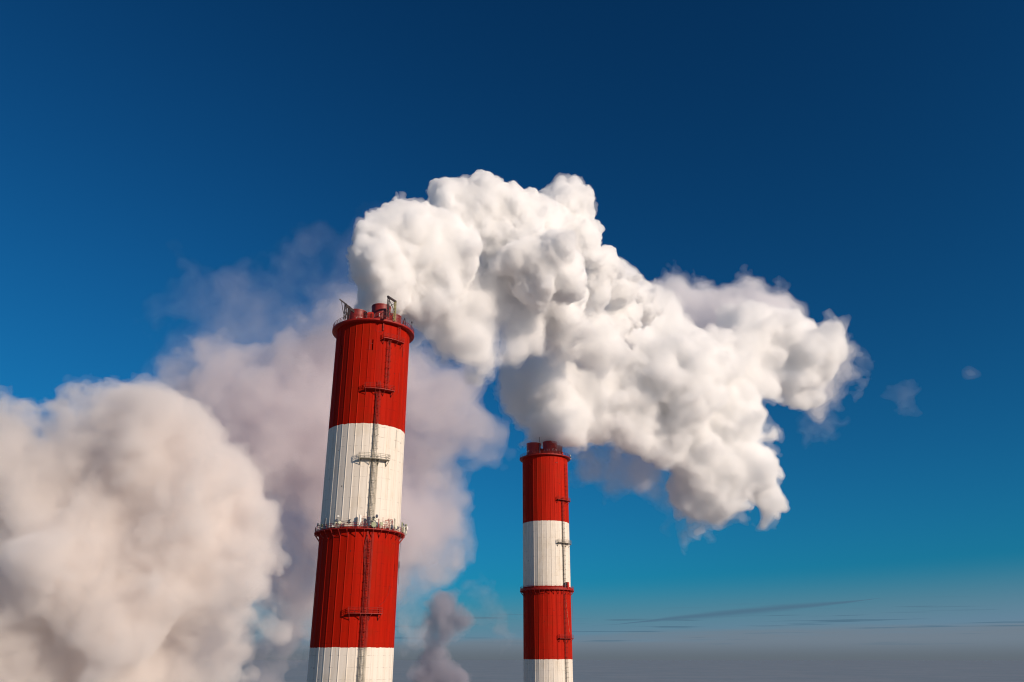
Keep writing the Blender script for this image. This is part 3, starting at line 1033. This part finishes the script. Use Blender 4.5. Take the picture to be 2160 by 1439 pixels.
def drop_crumbs(H, seeds, q=2):
    """Empties every piece of the body that hangs together with none of the seed cells."""
    m = [(k // q) * q for k in H.shape]
    ins = (H[:m[0], :m[1], :m[2]] < 0).reshape(m[0] // q, q, m[1] // q, q, m[2] // q, q).any(axis=(1, 3, 5))
    got = np.zeros_like(ins)
    for s in seeds // q:
        if (s >= 0).all() and (s < ins.shape).all() and ins[tuple(s)]:
            got[tuple(s)] = True
    last = -1
    for it in range(2000):
        if it % 8 == 0:
            now = int(got.sum())
            if now == last:
                break
            last = now
        for ax in range(3):
            a = [slice(None)] * 3; b = [slice(None)] * 3
            a[ax] = slice(1, None); b[ax] = slice(0, -1)
            a, b = tuple(a), tuple(b)
            got[a] |= got[b]
            got &= ins
            got[b] |= got[a]
            got &= ins
    bad = ins & ~got
    bad = bad.repeat(q, 0).repeat(q, 1).repeat(q, 2)
    H = H.copy()
    W = H[:m[0], :m[1], :m[2]]
    W[bad & (W < 0)] = 0.3
    return H


def surface_nets(F, axes):
    """Quads of the zero surface of F (negative inside)."""
    ins = F < 0
    nx, ny, nz = F.shape
    s = np.zeros((nx - 1, ny - 1, nz - 1), np.uint8)
    for dx in (0, 1):
        for dy in (0, 1):
            for dz in (0, 1):
                s += ins[dx:nx - 1 + dx, dy:ny - 1 + dy, dz:nz - 1 + dz]
    act = (s > 0) & (s < 8)
    idx = np.full(act.shape, -1, np.int32)
    cells = np.argwhere(act)
    idx[act] = np.arange(len(cells), dtype=np.int32)
    acc = np.zeros((len(cells), 3), np.float64)
    cnt = np.zeros(len(cells), np.float64)
    corners = [(a, b, c) for a in (0, 1) for b in (0, 1) for c in (0, 1)]
    val = {k: F[cells[:, 0] + k[0], cells[:, 1] + k[1], cells[:, 2] + k[2]] for k in corners}
    for a in corners:
        for ax in range(3):
            if a[ax] == 0:
                b = list(a); b[ax] = 1; b = tuple(b)
                va, vb = val[a], val[b]
                x = (va < 0) != (vb < 0)
                t = np.where(x, va / np.where(x, va - vb, 1), 0)
                q = np.tile(np.array(a, np.float64), (len(cells), 1))
                q[:, ax] += t
                acc[x] += q[x]
                cnt[x] += 1
    loc = cells + acc / cnt[:, None]
    o = np.array([a[0] for a in axes]); h = np.array([a[1] - a[0] for a in axes])
    verts = o + loc * h
    quads = []
    for ax in range(3):
        sl0 = [slice(None)] * 3; sl1 = [slice(None)] * 3
        sl0[ax] = slice(0, -1); sl1[ax] = slice(1, None)
        a, b = ins[tuple(sl0)], ins[tuple(sl1)]
        u, v = [(1, 2), (2, 0), (0, 1)][ax]
        e = np.argwhere(a != b)
        n = [nx, ny, nz]
        ok = (e[:, u] > 0) & (e[:, v] > 0) & (e[:, u] < n[u] - 1) & (e[:, v] < n[v] - 1)
        e = e[ok]
        fl = a[e[:, 0], e[:, 1], e[:, 2]]
        def cell(du, dv):
            c = e.copy(); c[:, u] += du; c[:, v] += dv
            return idx[c[:, 0], c[:, 1], c[:, 2]]
        q = np.stack([cell(-1, -1), cell(0, -1), cell(0, 0), cell(-1, 0)], 1)
        q[~fl] = q[~fl][:, ::-1]
        quads.append(q)
    return verts, np.concatenate(quads)


def numpy_mesh(name, verts, quads, mat_index, mats):
    me = bpy.data.meshes.new(name)
    me.vertices.add(len(verts)); me.vertices.foreach_set("co", verts.astype(np.float32).ravel())
    me.loops.add(quads.size); me.loops.foreach_set("vertex_index", quads.astype(np.int32).ravel())
    me.polygons.add(len(quads)); me.polygons.foreach_set("loop_start", np.arange(0, quads.size, 4, dtype=np.int32))
    me.polygons.foreach_set("material_index", mat_index.astype(np.int32))
    for m in mats:
        me.materials.append(m)
    me.update(calc_edges=True)
    return me


def cloud(name, blobs, vox, puffs, soft, shells, seed=1, smooth=0.25, warp=(0, 1), lobes=None, curl=(), fringe=None, crumbs=False):
    """Steam: a union of balls (px, py, radius in px, depth in m) whose skin billows. puffs = [(size m, height m)],
    soft = [(size m, height m)] of smooth wisps, shells = [(offset m, material)] nested layers of growing density."""
    T0_ = time.time()
    rng = np.random.default_rng(seed)
    C = np.array([P(b[0], b[1], b[3]) for b in blobs], np.float32)
    R = np.array([b[2] / FPX * b[3] for b in blobs], np.float32)
    amp = sum(a for _, a in puffs) + sum(a for _, a in soft)
    pad = amp * 0.8 + max(0, max(o for o, _ in shells)) + 2 * vox + warp[0] + (fringe[1] * 0.8 if fringe else 0) + 0.5 * sum(a for _, a in curl)
    lo = (C - R[:, None]).min(0) - pad
    hi = (C + R[:, None]).max(0) + pad
    n = np.ceil((hi - lo) / vox).astype(int) + 1
    axes = [lo[i] + np.arange(n[i]) * vox for i in range(3)]
    # coarse union
    cn = np.maximum(n // 3, 8)
    cax = [np.linspace(axes[i][0], axes[i][-1], cn[i]) for i in range(3)]
    X, Y, Z = np.meshgrid(*[a.astype(np.float32) for a in cax], indexing='ij')
    if warp[0]:
        X = X + warp[0] * lattice_noise(rng, cax, warp[1]); Y = Y + warp[0] * lattice_noise(rng, cax, warp[1]); Z = Z + warp[0] * lattice_noise(rng, cax, warp[1])
    k = smooth * float(np.median(R))
    acc = np.zeros(X.shape, np.float32)
    gac = np.zeros(X.shape, np.float32)
    G = [b[4] if len(b) > 4 else 1.0 for b in blobs]
    for c, r, g in zip(C, R, G):
        d = np.sqrt((X - c[0]) ** 2 + (Y - c[1]) ** 2 + (Z - c[2]) ** 2) - r
        e_ = np.exp(np.clip(-d / k, -60, 60))
        acc += e_
        gac += g * e_
    gac /= acc
    base = -k * np.log(np.maximum(acc, 1e-26))
    def up(v):
        v = np.einsum('ai,ijk->ajk', interp_matrix(n[0], cn[0]), v, optimize=True)
        v = np.einsum('bj,ajk->abk', interp_matrix(n[1], cn[1]), v, optimize=True)
        return np.einsum('ck,abk->abc', interp_matrix(n[2], cn[2]), v, optimize=True).astype(np.float32)
    F = up(base)
    if lobes:
        k2 = lobes[0]

        def add(c, r):
            w = r + 2 * k2
            i0 = np.maximum(np.floor((c - w - lo) / vox).astype(int), 0)
            i1 = np.minimum(np.ceil((c + w - lo) / vox).astype(int) + 1, n)
            if (i1 <= i0).any():
                return
            g = [axes[i][i0[i]:i1[i]] - c[i] for i in range(3)]
            d = np.sqrt(g[0][:, None, None] ** 2 + g[1][None, :, None] ** 2 + g[2][None, None, :] ** 2) - r
            v = F[i0[0]:i1[0], i0[1]:i1[1], i0[2]:i1[2]]
            h = np.clip(0.5 + 0.5 * (v - d) / k2, 0, 1)
            v[...] = v + (d - v) * h - k2 * h * (1 - h)

        gen = [(C[i], R[i]) for i in range(len(C)) if G[i] > 0.4]
        for cnt, fmin, fmax in lobes[1:]:
            nxt = []
            for c, r in gen:
                for _ in range(cnt):
                    d = rng.standard_normal(3); d /= np.linalg.norm(d)
                    rc = r * (fmin + (fmax - fmin) * rng.random() ** 1.7)
                    p = c + d * r * rng.uniform(0.70, 0.90)
                    ii = np.round((p - lo) / vox).astype(int)
                    if (ii < 1).any() or (ii >= n - 1).any() or F[ii[0], ii[1], ii[2]] < -0.45 * rc:
                        continue
                    nxt.append((p, rc))
            for p, rc in nxt:
                add(p, rc)
            gen = nxt
    if curl:
        # the whole heap of lobes is dragged about by eddies
        idx = []
        for ax in range(3):
            sh = [1, 1, 1]; sh[ax] = n[ax]
            w = sum(a * lattice_noise(rng, axes, s) for s, a in curl)
            idx.append(np.arange(n[ax], dtype=np.float32).reshape(sh) + w / vox)
        F = resample(F, idx)
        del idx, w
    rag = (1.0 + 1.3 * (1.0 - up(gac))) if any(g != 1.0 for g in G) else 1.0
    for s, a in soft:
        F -= a * rag * lattice_noise(rng, axes, s)
    calm = np.clip(0.85 + 0.5 * lattice_noise(rng, axes, puffs[0][0] * 1.6), 0.25, 1.3) * up(gac) if puffs else None
    band = np.argwhere(np.abs(F) < amp * 1.1 + 3 * vox + max(abs(o) for o, _ in shells))
    if puffs and len(band):
        for s in range(0, len(band), 400000):
            b = band[s:s + 400000]
            p = np.stack([axes[i][b[:, i]] for i in range(3)], 1).astype(np.float32)
            t = np.zeros(len(b), np.float32)
            gain = calm[b[:, 0], b[:, 1], b[:, 2]]
            w = np.zeros_like(p)
            for j, (sz, a) in enumerate(puffs):
                q = (p + w) / sz + 7.3 * j
                f = worley(q)
                t += a * (1.25 * np.sqrt(np.maximum(1.0 - 1.6 * f, 0.0)) - 0.8)
                w = w + sz * 0.16 * np.sin(p[:, [1, 2, 0]] * (2.1 / sz) + j)
            F[b[:, 0], b[:, 1], b[:, 2]] -= t * gain
    for sl in (np.s_[0], np.s_[-1]):
        F[sl] = 1e3; F[:, sl] = 1e3; F[:, :, sl] = 1e3
    vs, qs, mi, off = [], [], [], 0
    for k_, (o, m) in enumerate(shells):
        H = F - o
        if fringe and k_ == 0:
            fs, fa = fringe
            nn = lattice_noise(rng, axes, fs) + 0.6 * lattice_noise(rng, axes, fs * 0.45) + 0.35 * lattice_noise(rng, axes, fs * 0.2)
            H -= fa * np.maximum(nn - 0.3, 0) - 0.12 * fa
            for sl in (np.s_[0], np.s_[-1]):
                H[sl] = 1e3; H[:, sl] = 1e3; H[:, :, sl] = 1e3
        if not crumbs:
            H = drop_crumbs(H, np.round((C - lo) / vox).astype(int))
        v, q = surface_nets(H, axes)
        # drop crumbs: keep pieces above a size
        vs.append(v); qs.append(q + off); mi.append(np.full(len(q), k_)); off += len(v)
    verts = np.concatenate(vs); quads = np.concatenate(qs)
    centre = (lo + hi) / 2
    me = numpy_mesh(name, verts - centre, quads, np.concatenate(mi), [m for _, m in shells])
    ob = bpy.data.objects.new(name, me)
    ob.location = centre
    COL.objects.link(ob)
    print("cloud", name, n, len(verts), round(time.time() - T0_, 1), flush=True)
    return ob
# ------------------------------------------------------------------ steam and smoke
def shells(name, steps, color=(1, 1, 1)):
    """Nested layers: steps = [(offset in m, density per m added inside it)]."""
    return [(o, steam_material("%s_%s" % (name, w), d, color)) for (o, d), w in zip(steps, ("edge", "body", "core", "heart"))]


def steam(name, label, cat, blobs, vox, puffs, soft, sh, group="steam clouds over the power station", **kw):
    return tag(cloud(name, blobs, vox, puffs, soft, sh, **kw), label, cat, group)


def at(depth, pts):
    return [(p[0], p[1], p[2], depth) + tuple(p[3:]) for p in pts]


near = [(797,630,17,222),(798,612,30,223),(786,585,40,224),(800,545,46,226),(815,500,43,228),(850,470,38,230),(880,510,52,232),(860,570,60,234),(925,480,45,236),(960,540,44,236),(900,600,55,236),
(945,424,30,244),(965,450,42,246),(1022,416,36,248),(1010,460,58,250),(1075,436,40,252),(1110,450,42,256),(1060,500,58,252),
(1095,540,58,248),(1150,560,60,250),(1190,580,42,252),(1130,600,46,248),(1065,545,30,244),
(1183,430,36,275),(1215,450,34,275),(1190,470,42,272),(1168,424,24,275),
(1150,490,58,268),(1220,520,46,278),(1262,560,46,290),(1300,600,48,305),(1342,640,44,322),(1240,620,60,290),(1295,675,58,315),(1180,640,50,275)]
steam("steam_plume", "bright white billowing steam rising from the near chimney and arching to the right", "steam plume", near, 0.29,
      [(3.2, 0.8), (1.6, .65), (.9, .25)], [(14, 1.2), (5, .6), (2.2, .3)], shells("rising_steam", [(0.25, 0.2), (0, 0.8)]), seed=3, warp=(1.5, 12), smooth=0.2,
      lobes=(0.5, (30, .22, .55), (20, .22, .52), (8, .3, .5)), curl=((7, 1.1), (3.2, .7), (1.6, .4)), fringe=(4, .7))
skirt = [(858,640,36,236),(888,655,48,238),(925,655,62,240),(962,680,66,246),(1005,700,62,252),(1058,695,58,256),(940,620,50,240),(1000,635,72,252),(1105,685,54,264),(1160,650,62,274),(1195,690,56,284),(1090,630,62,262),(1245,700,58,300),(1155,720,36,280),(1015,745,24,256),(1060,740,20,260)]
steam("steam_cloud", "soft smooth steam sagging under the bright arch, right of the near chimney's top", "steam cloud", skirt, 0.42,
      [(6, 1.3), (3, 1.0), (1.5, .5)], [(16, 2.0), (7, 1.6), (3.5, 1.0), (1.8, .5)], shells("sagging_steam", [(1.0, 0.06), (0, 0.16), (-2, 0.35)]), seed=5, warp=(2.5, 14),
      lobes=(1.0, (16, .25, .5), (8, .3, .5)), curl=((9, 2.0), (4, 1.1), (2, .5)), fringe=(7, 2.5))
far = [(1129,926,19,354,1.5),(1148,916,28,355,1.5),(1164,919,23,354,1.5),(1140,888,40,355,1.4),(1120,848,36,355),(1130,805,40,356),(1165,770,50,354),(1190,730,50,358),(1200,850,62,352),(1198,888,38,356),(1260,885,60,356),(1240,800,80,362),(1230,720,70,366),
(1260,640,56,372),(1300,590,34,374),(1335,615,38,376),(1368,645,36,378),(1300,660,60,376),(1300,740,80,370),(1330,840,88,366),(1320,915,55,362),(1380,930,60,368),(1400,800,100,372),(1360,690,62,376),(1410,700,66,380),(1450,880,88,375,.7),(1480,770,86,380),(1460,955,58,375,.7),(1540,860,90,384,.7),(1560,770,72,388),(1545,960,72,384,.7),(1492,1018,44,382,.35),(1530,1048,34,384,.35),(1590,1000,52,386,.35),(1645,965,42,388,.35),(1680,985,26,390,.35),(1615,900,55,390,.35),(1640,800,58,394,.35),(1690,828,30,398,.35),(1690,745,42,398,.35),(1722,722,26,402,.35),(1660,700,46,398,.35),(1600,700,48,394,.35)]
steam("steam_plume", "wide cream white steam cloud trailing right from the far chimney", "steam plume", far, 0.5,
      [(9, 1.6), (4.5, 1.4), (2.2, 1.0), (1.2, .4)], [(28, 2.6), (12, 1.9), (5, 1.2), (2.4, .7)], shells("trailing_steam", [(0.8, 0.04), (0.2, 0.12), (-1.2, 0.25)]), seed=8, warp=(3.5, 20), smooth=0.2,
      lobes=(1.2, (22, .22, .5), (14, .25, .5)), curl=((14, 3.2), (6, 1.8), (3, .9)), fringe=(9, 3.5))
dome = at(420, [(1440,650,60),(1485,634,52),(1565,645,58),(1612,655,44),(1520,700,72),(1648,650,18),(1405,625,24),(1700,820,46),(1760,765,34),(1792,755,20)])
steam("steam_cloud", "translucent mauve steam dome showing above the far chimney's plume", "steam cloud", dome, 0.7,
      [(10, 2.4), (5, 1.8), (2.5, .9)], [(22, 3.5), (9, 2.2), (4.5, 1.2)], shells("dome_steam", [(1, 0.014), (-.5, 0.03), (-3, 0.07)], (.98, .97, .98)), seed=12, warp=(3, 20), lobes=(1.2, (18, .22, .45)), curl=((12, 3), (5, 1.8), (2.5, .9)), fringe=(8, 4))
tails = at(376, [(1240,960,50),(1290,985,55),(1345,985,50),(1295,1020,22),(1400,1010,38),(1415,1060,26),(1430,1095,22),(1440,1122,15),(1460,1060,24),(1465,1105,17),(1480,1080,22),(1500,1095,15)])
steam("steam_cloud", "thin grey ragged steam hanging under the far chimney's plume", "steam cloud", tails, 0.5,
      [(7, 1.8), (3.5, 1.3), (1.8, .7)], [(12, 3.0), (5, 2.6), (2.5, 1.6)], shells("ragged_steam", [(1.2, 0.012), (-.8, 0.016), (-2.6, .03)], (.95, .94, .97)), seed=15, warp=(3, 14), curl=((8, 2.5), (4, 1.4), (2, .7)), fringe=(6, 3))
mass = at(820, [(20,905,66),(60,898,50),(0,1000,120),(100,1050,150),(180,836,50),(205,880,70),(140,930,70),(265,880,62),(325,900,58),(375,900,50),(300,980,120),(430,960,62),(445,1050,95),(495,1020,66),(200,1150,180),(380,1170,130),(400,1335,60),(455,1310,50),(485,1150,90),(545,1120,50),(565,1200,50),(60,1300,180),(240,1350,130),(310,1250,120),(500,1245,64),(570,1290,45),(480,1390,52),(430,1420,60),(60,1470,180),(250,1480,150)])
steam("steam_cloud", "huge soft cream steam bank filling the lower left corner", "steam cloud", mass, 1.65,
      [(27, 3), (13, 3.4), (6.5, 2.6), (3.3, 1.5)], [(66, 6), (29, 4), (13, 3), (6.5, 1.9)], shells("bank_steam", [(1.5, 0.008), (0, 0.018), (-4, 0.018), (-12, .02)], (.972, .950, .937)), seed=21, warp=(8, 53), smooth=0.2,
      lobes=(4.0, (18, .22, .48), (8, .25, .45)), curl=((34, 8), (15, 4.5), (7, 2)), fringe=(20, 8))
grey = at(980, [(650,745,70),(722,722,70),(570,800,55),(730,800,90),(400,830,50),(480,850,90),(600,840,120),(720,860,125),(560,930,100),(650,990,130),(740,1000,130),(830,850,112),(915,830,70),(955,900,64),(1010,915,46),(860,960,92),(900,1040,74),(940,1110,54),(880,1130,74),(780,1120,120),(640,1110,80),(560,1120,70),(600,1240,74),(590,1350,62),(560,1180,60),(690,1240,60),(660,1420,44),(560,1450,44),(720,1340,50),(480,1330,60),(500,1000,90)])
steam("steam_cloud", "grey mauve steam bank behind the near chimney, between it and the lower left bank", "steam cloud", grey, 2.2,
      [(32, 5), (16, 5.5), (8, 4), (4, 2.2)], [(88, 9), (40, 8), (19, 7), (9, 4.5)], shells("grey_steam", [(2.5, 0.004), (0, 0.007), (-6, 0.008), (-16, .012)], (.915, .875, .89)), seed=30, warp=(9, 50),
      lobes=(5.0, (16, .22, .48), (8, .25, .45)), curl=((45, 11), (20, 7), (9, 3.5)), fringe=(26, 12))
veil = at(1040, [(690,500,52),(640,505,32),(720,560,64),(680,620,76),(620,650,58),(740,640,84),(450,600,42),(440,640,56),(400,625,26),(362,622,20),(500,680,62),(560,700,82),(460,690,44),(600,600,28),(650,720,115),(740,740,105),(520,760,85),(440,770,62),(400,790,45)])
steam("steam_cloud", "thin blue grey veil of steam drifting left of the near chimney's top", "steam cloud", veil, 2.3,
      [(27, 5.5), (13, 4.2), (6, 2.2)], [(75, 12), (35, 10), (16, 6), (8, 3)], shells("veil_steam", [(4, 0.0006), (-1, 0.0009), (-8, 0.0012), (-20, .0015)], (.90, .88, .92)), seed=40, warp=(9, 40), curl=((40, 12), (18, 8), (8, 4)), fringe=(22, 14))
puff = at(700, [(938,1292,34),(912,1318,25),(965,1308,27),(940,1325,26),(930,1355,17),(925,1390,28),(900,1425,38),(950,1430,32)])
steam("steam_puff", "mauve grey puff rising low between the two chimneys", "steam puff", puff, 0.9,
      [(8, 1.8), (4, 1.3), (2, .7)], [(14, 1.8), (6, 1.2), (3, .7)], shells("puff_steam", [(1, 0.018), (-.5, 0.035), (-3, .06)], (.60, .59, .66)), seed=50, warp=(3, 25), lobes=(1.5, (16, .25, .5)), curl=((14, 2.4), (6, 1.5), (3, .8)), fringe=(9, 3))
wisps = [
    ("faint torn wisp low left of the far chimney's white band", 60, at(690, [(1005,1270,22),(1035,1290,24),(1055,1305,25),(1070,1335,19),(985,1258,14)]), 0.009, (.60, .62, .68)),
    ("faint pinkish wisp just right of the near chimney below its middle gallery", 61, at(640, [(880,1195,34),(865,1235,34),(900,1180,26),(875,1290,26),(860,1330,30)]), 0.007, (.93, .90, .93)),
    ("small pale detached puff far right of the trailing cloud", 62, at(520, [(1893,815,17),(1888,845,21),(1900,872,16),(1908,805,12),(1880,860,11)]), 0.012, (.93, .92, .95)),
    ("faint smudge of steam right of the trailing cloud's lower edge", 63, at(470, [(1735,890,28),(1720,910,22),(1745,915,16),(1715,870,18)]), 0.007, (.93, .92, .95)),
    ("tiny pale shred of steam at the far right of the sky", 64, at(520, [(2048,790,9),(2058,792,7),(2038,788,6)]), 0.012, (.93, .92, .95)),
]
for lab, sd, bl, de, co in wisps:
    steam("steam_wisp", lab, "steam wisp", bl, 0.7 if sd < 64 else .4, [(6, 1.6), (3, 1.0)] if sd < 64 else [(2, .5)], [(14, .8), (6, 1.0), (3, .7)] if sd == 62 else [(14, 2.6), (6, 2.0), (3, 1.1)] if sd < 64 else [(4, .8)], shells("wisp_steam", [(1.5, de * .6), (-1, de * 1.2)], co), seed=sd, warp=(4, 16) if sd < 64 else (1, 5), crumbs=(sd != 62), curl=() if sd == 64 else ((10, 1.5), (5, 1.1), (2.5, .6)) if sd == 62 else ((10, 4), (5, 2.2), (2.5, 1.1)), group="small wisps of steam")
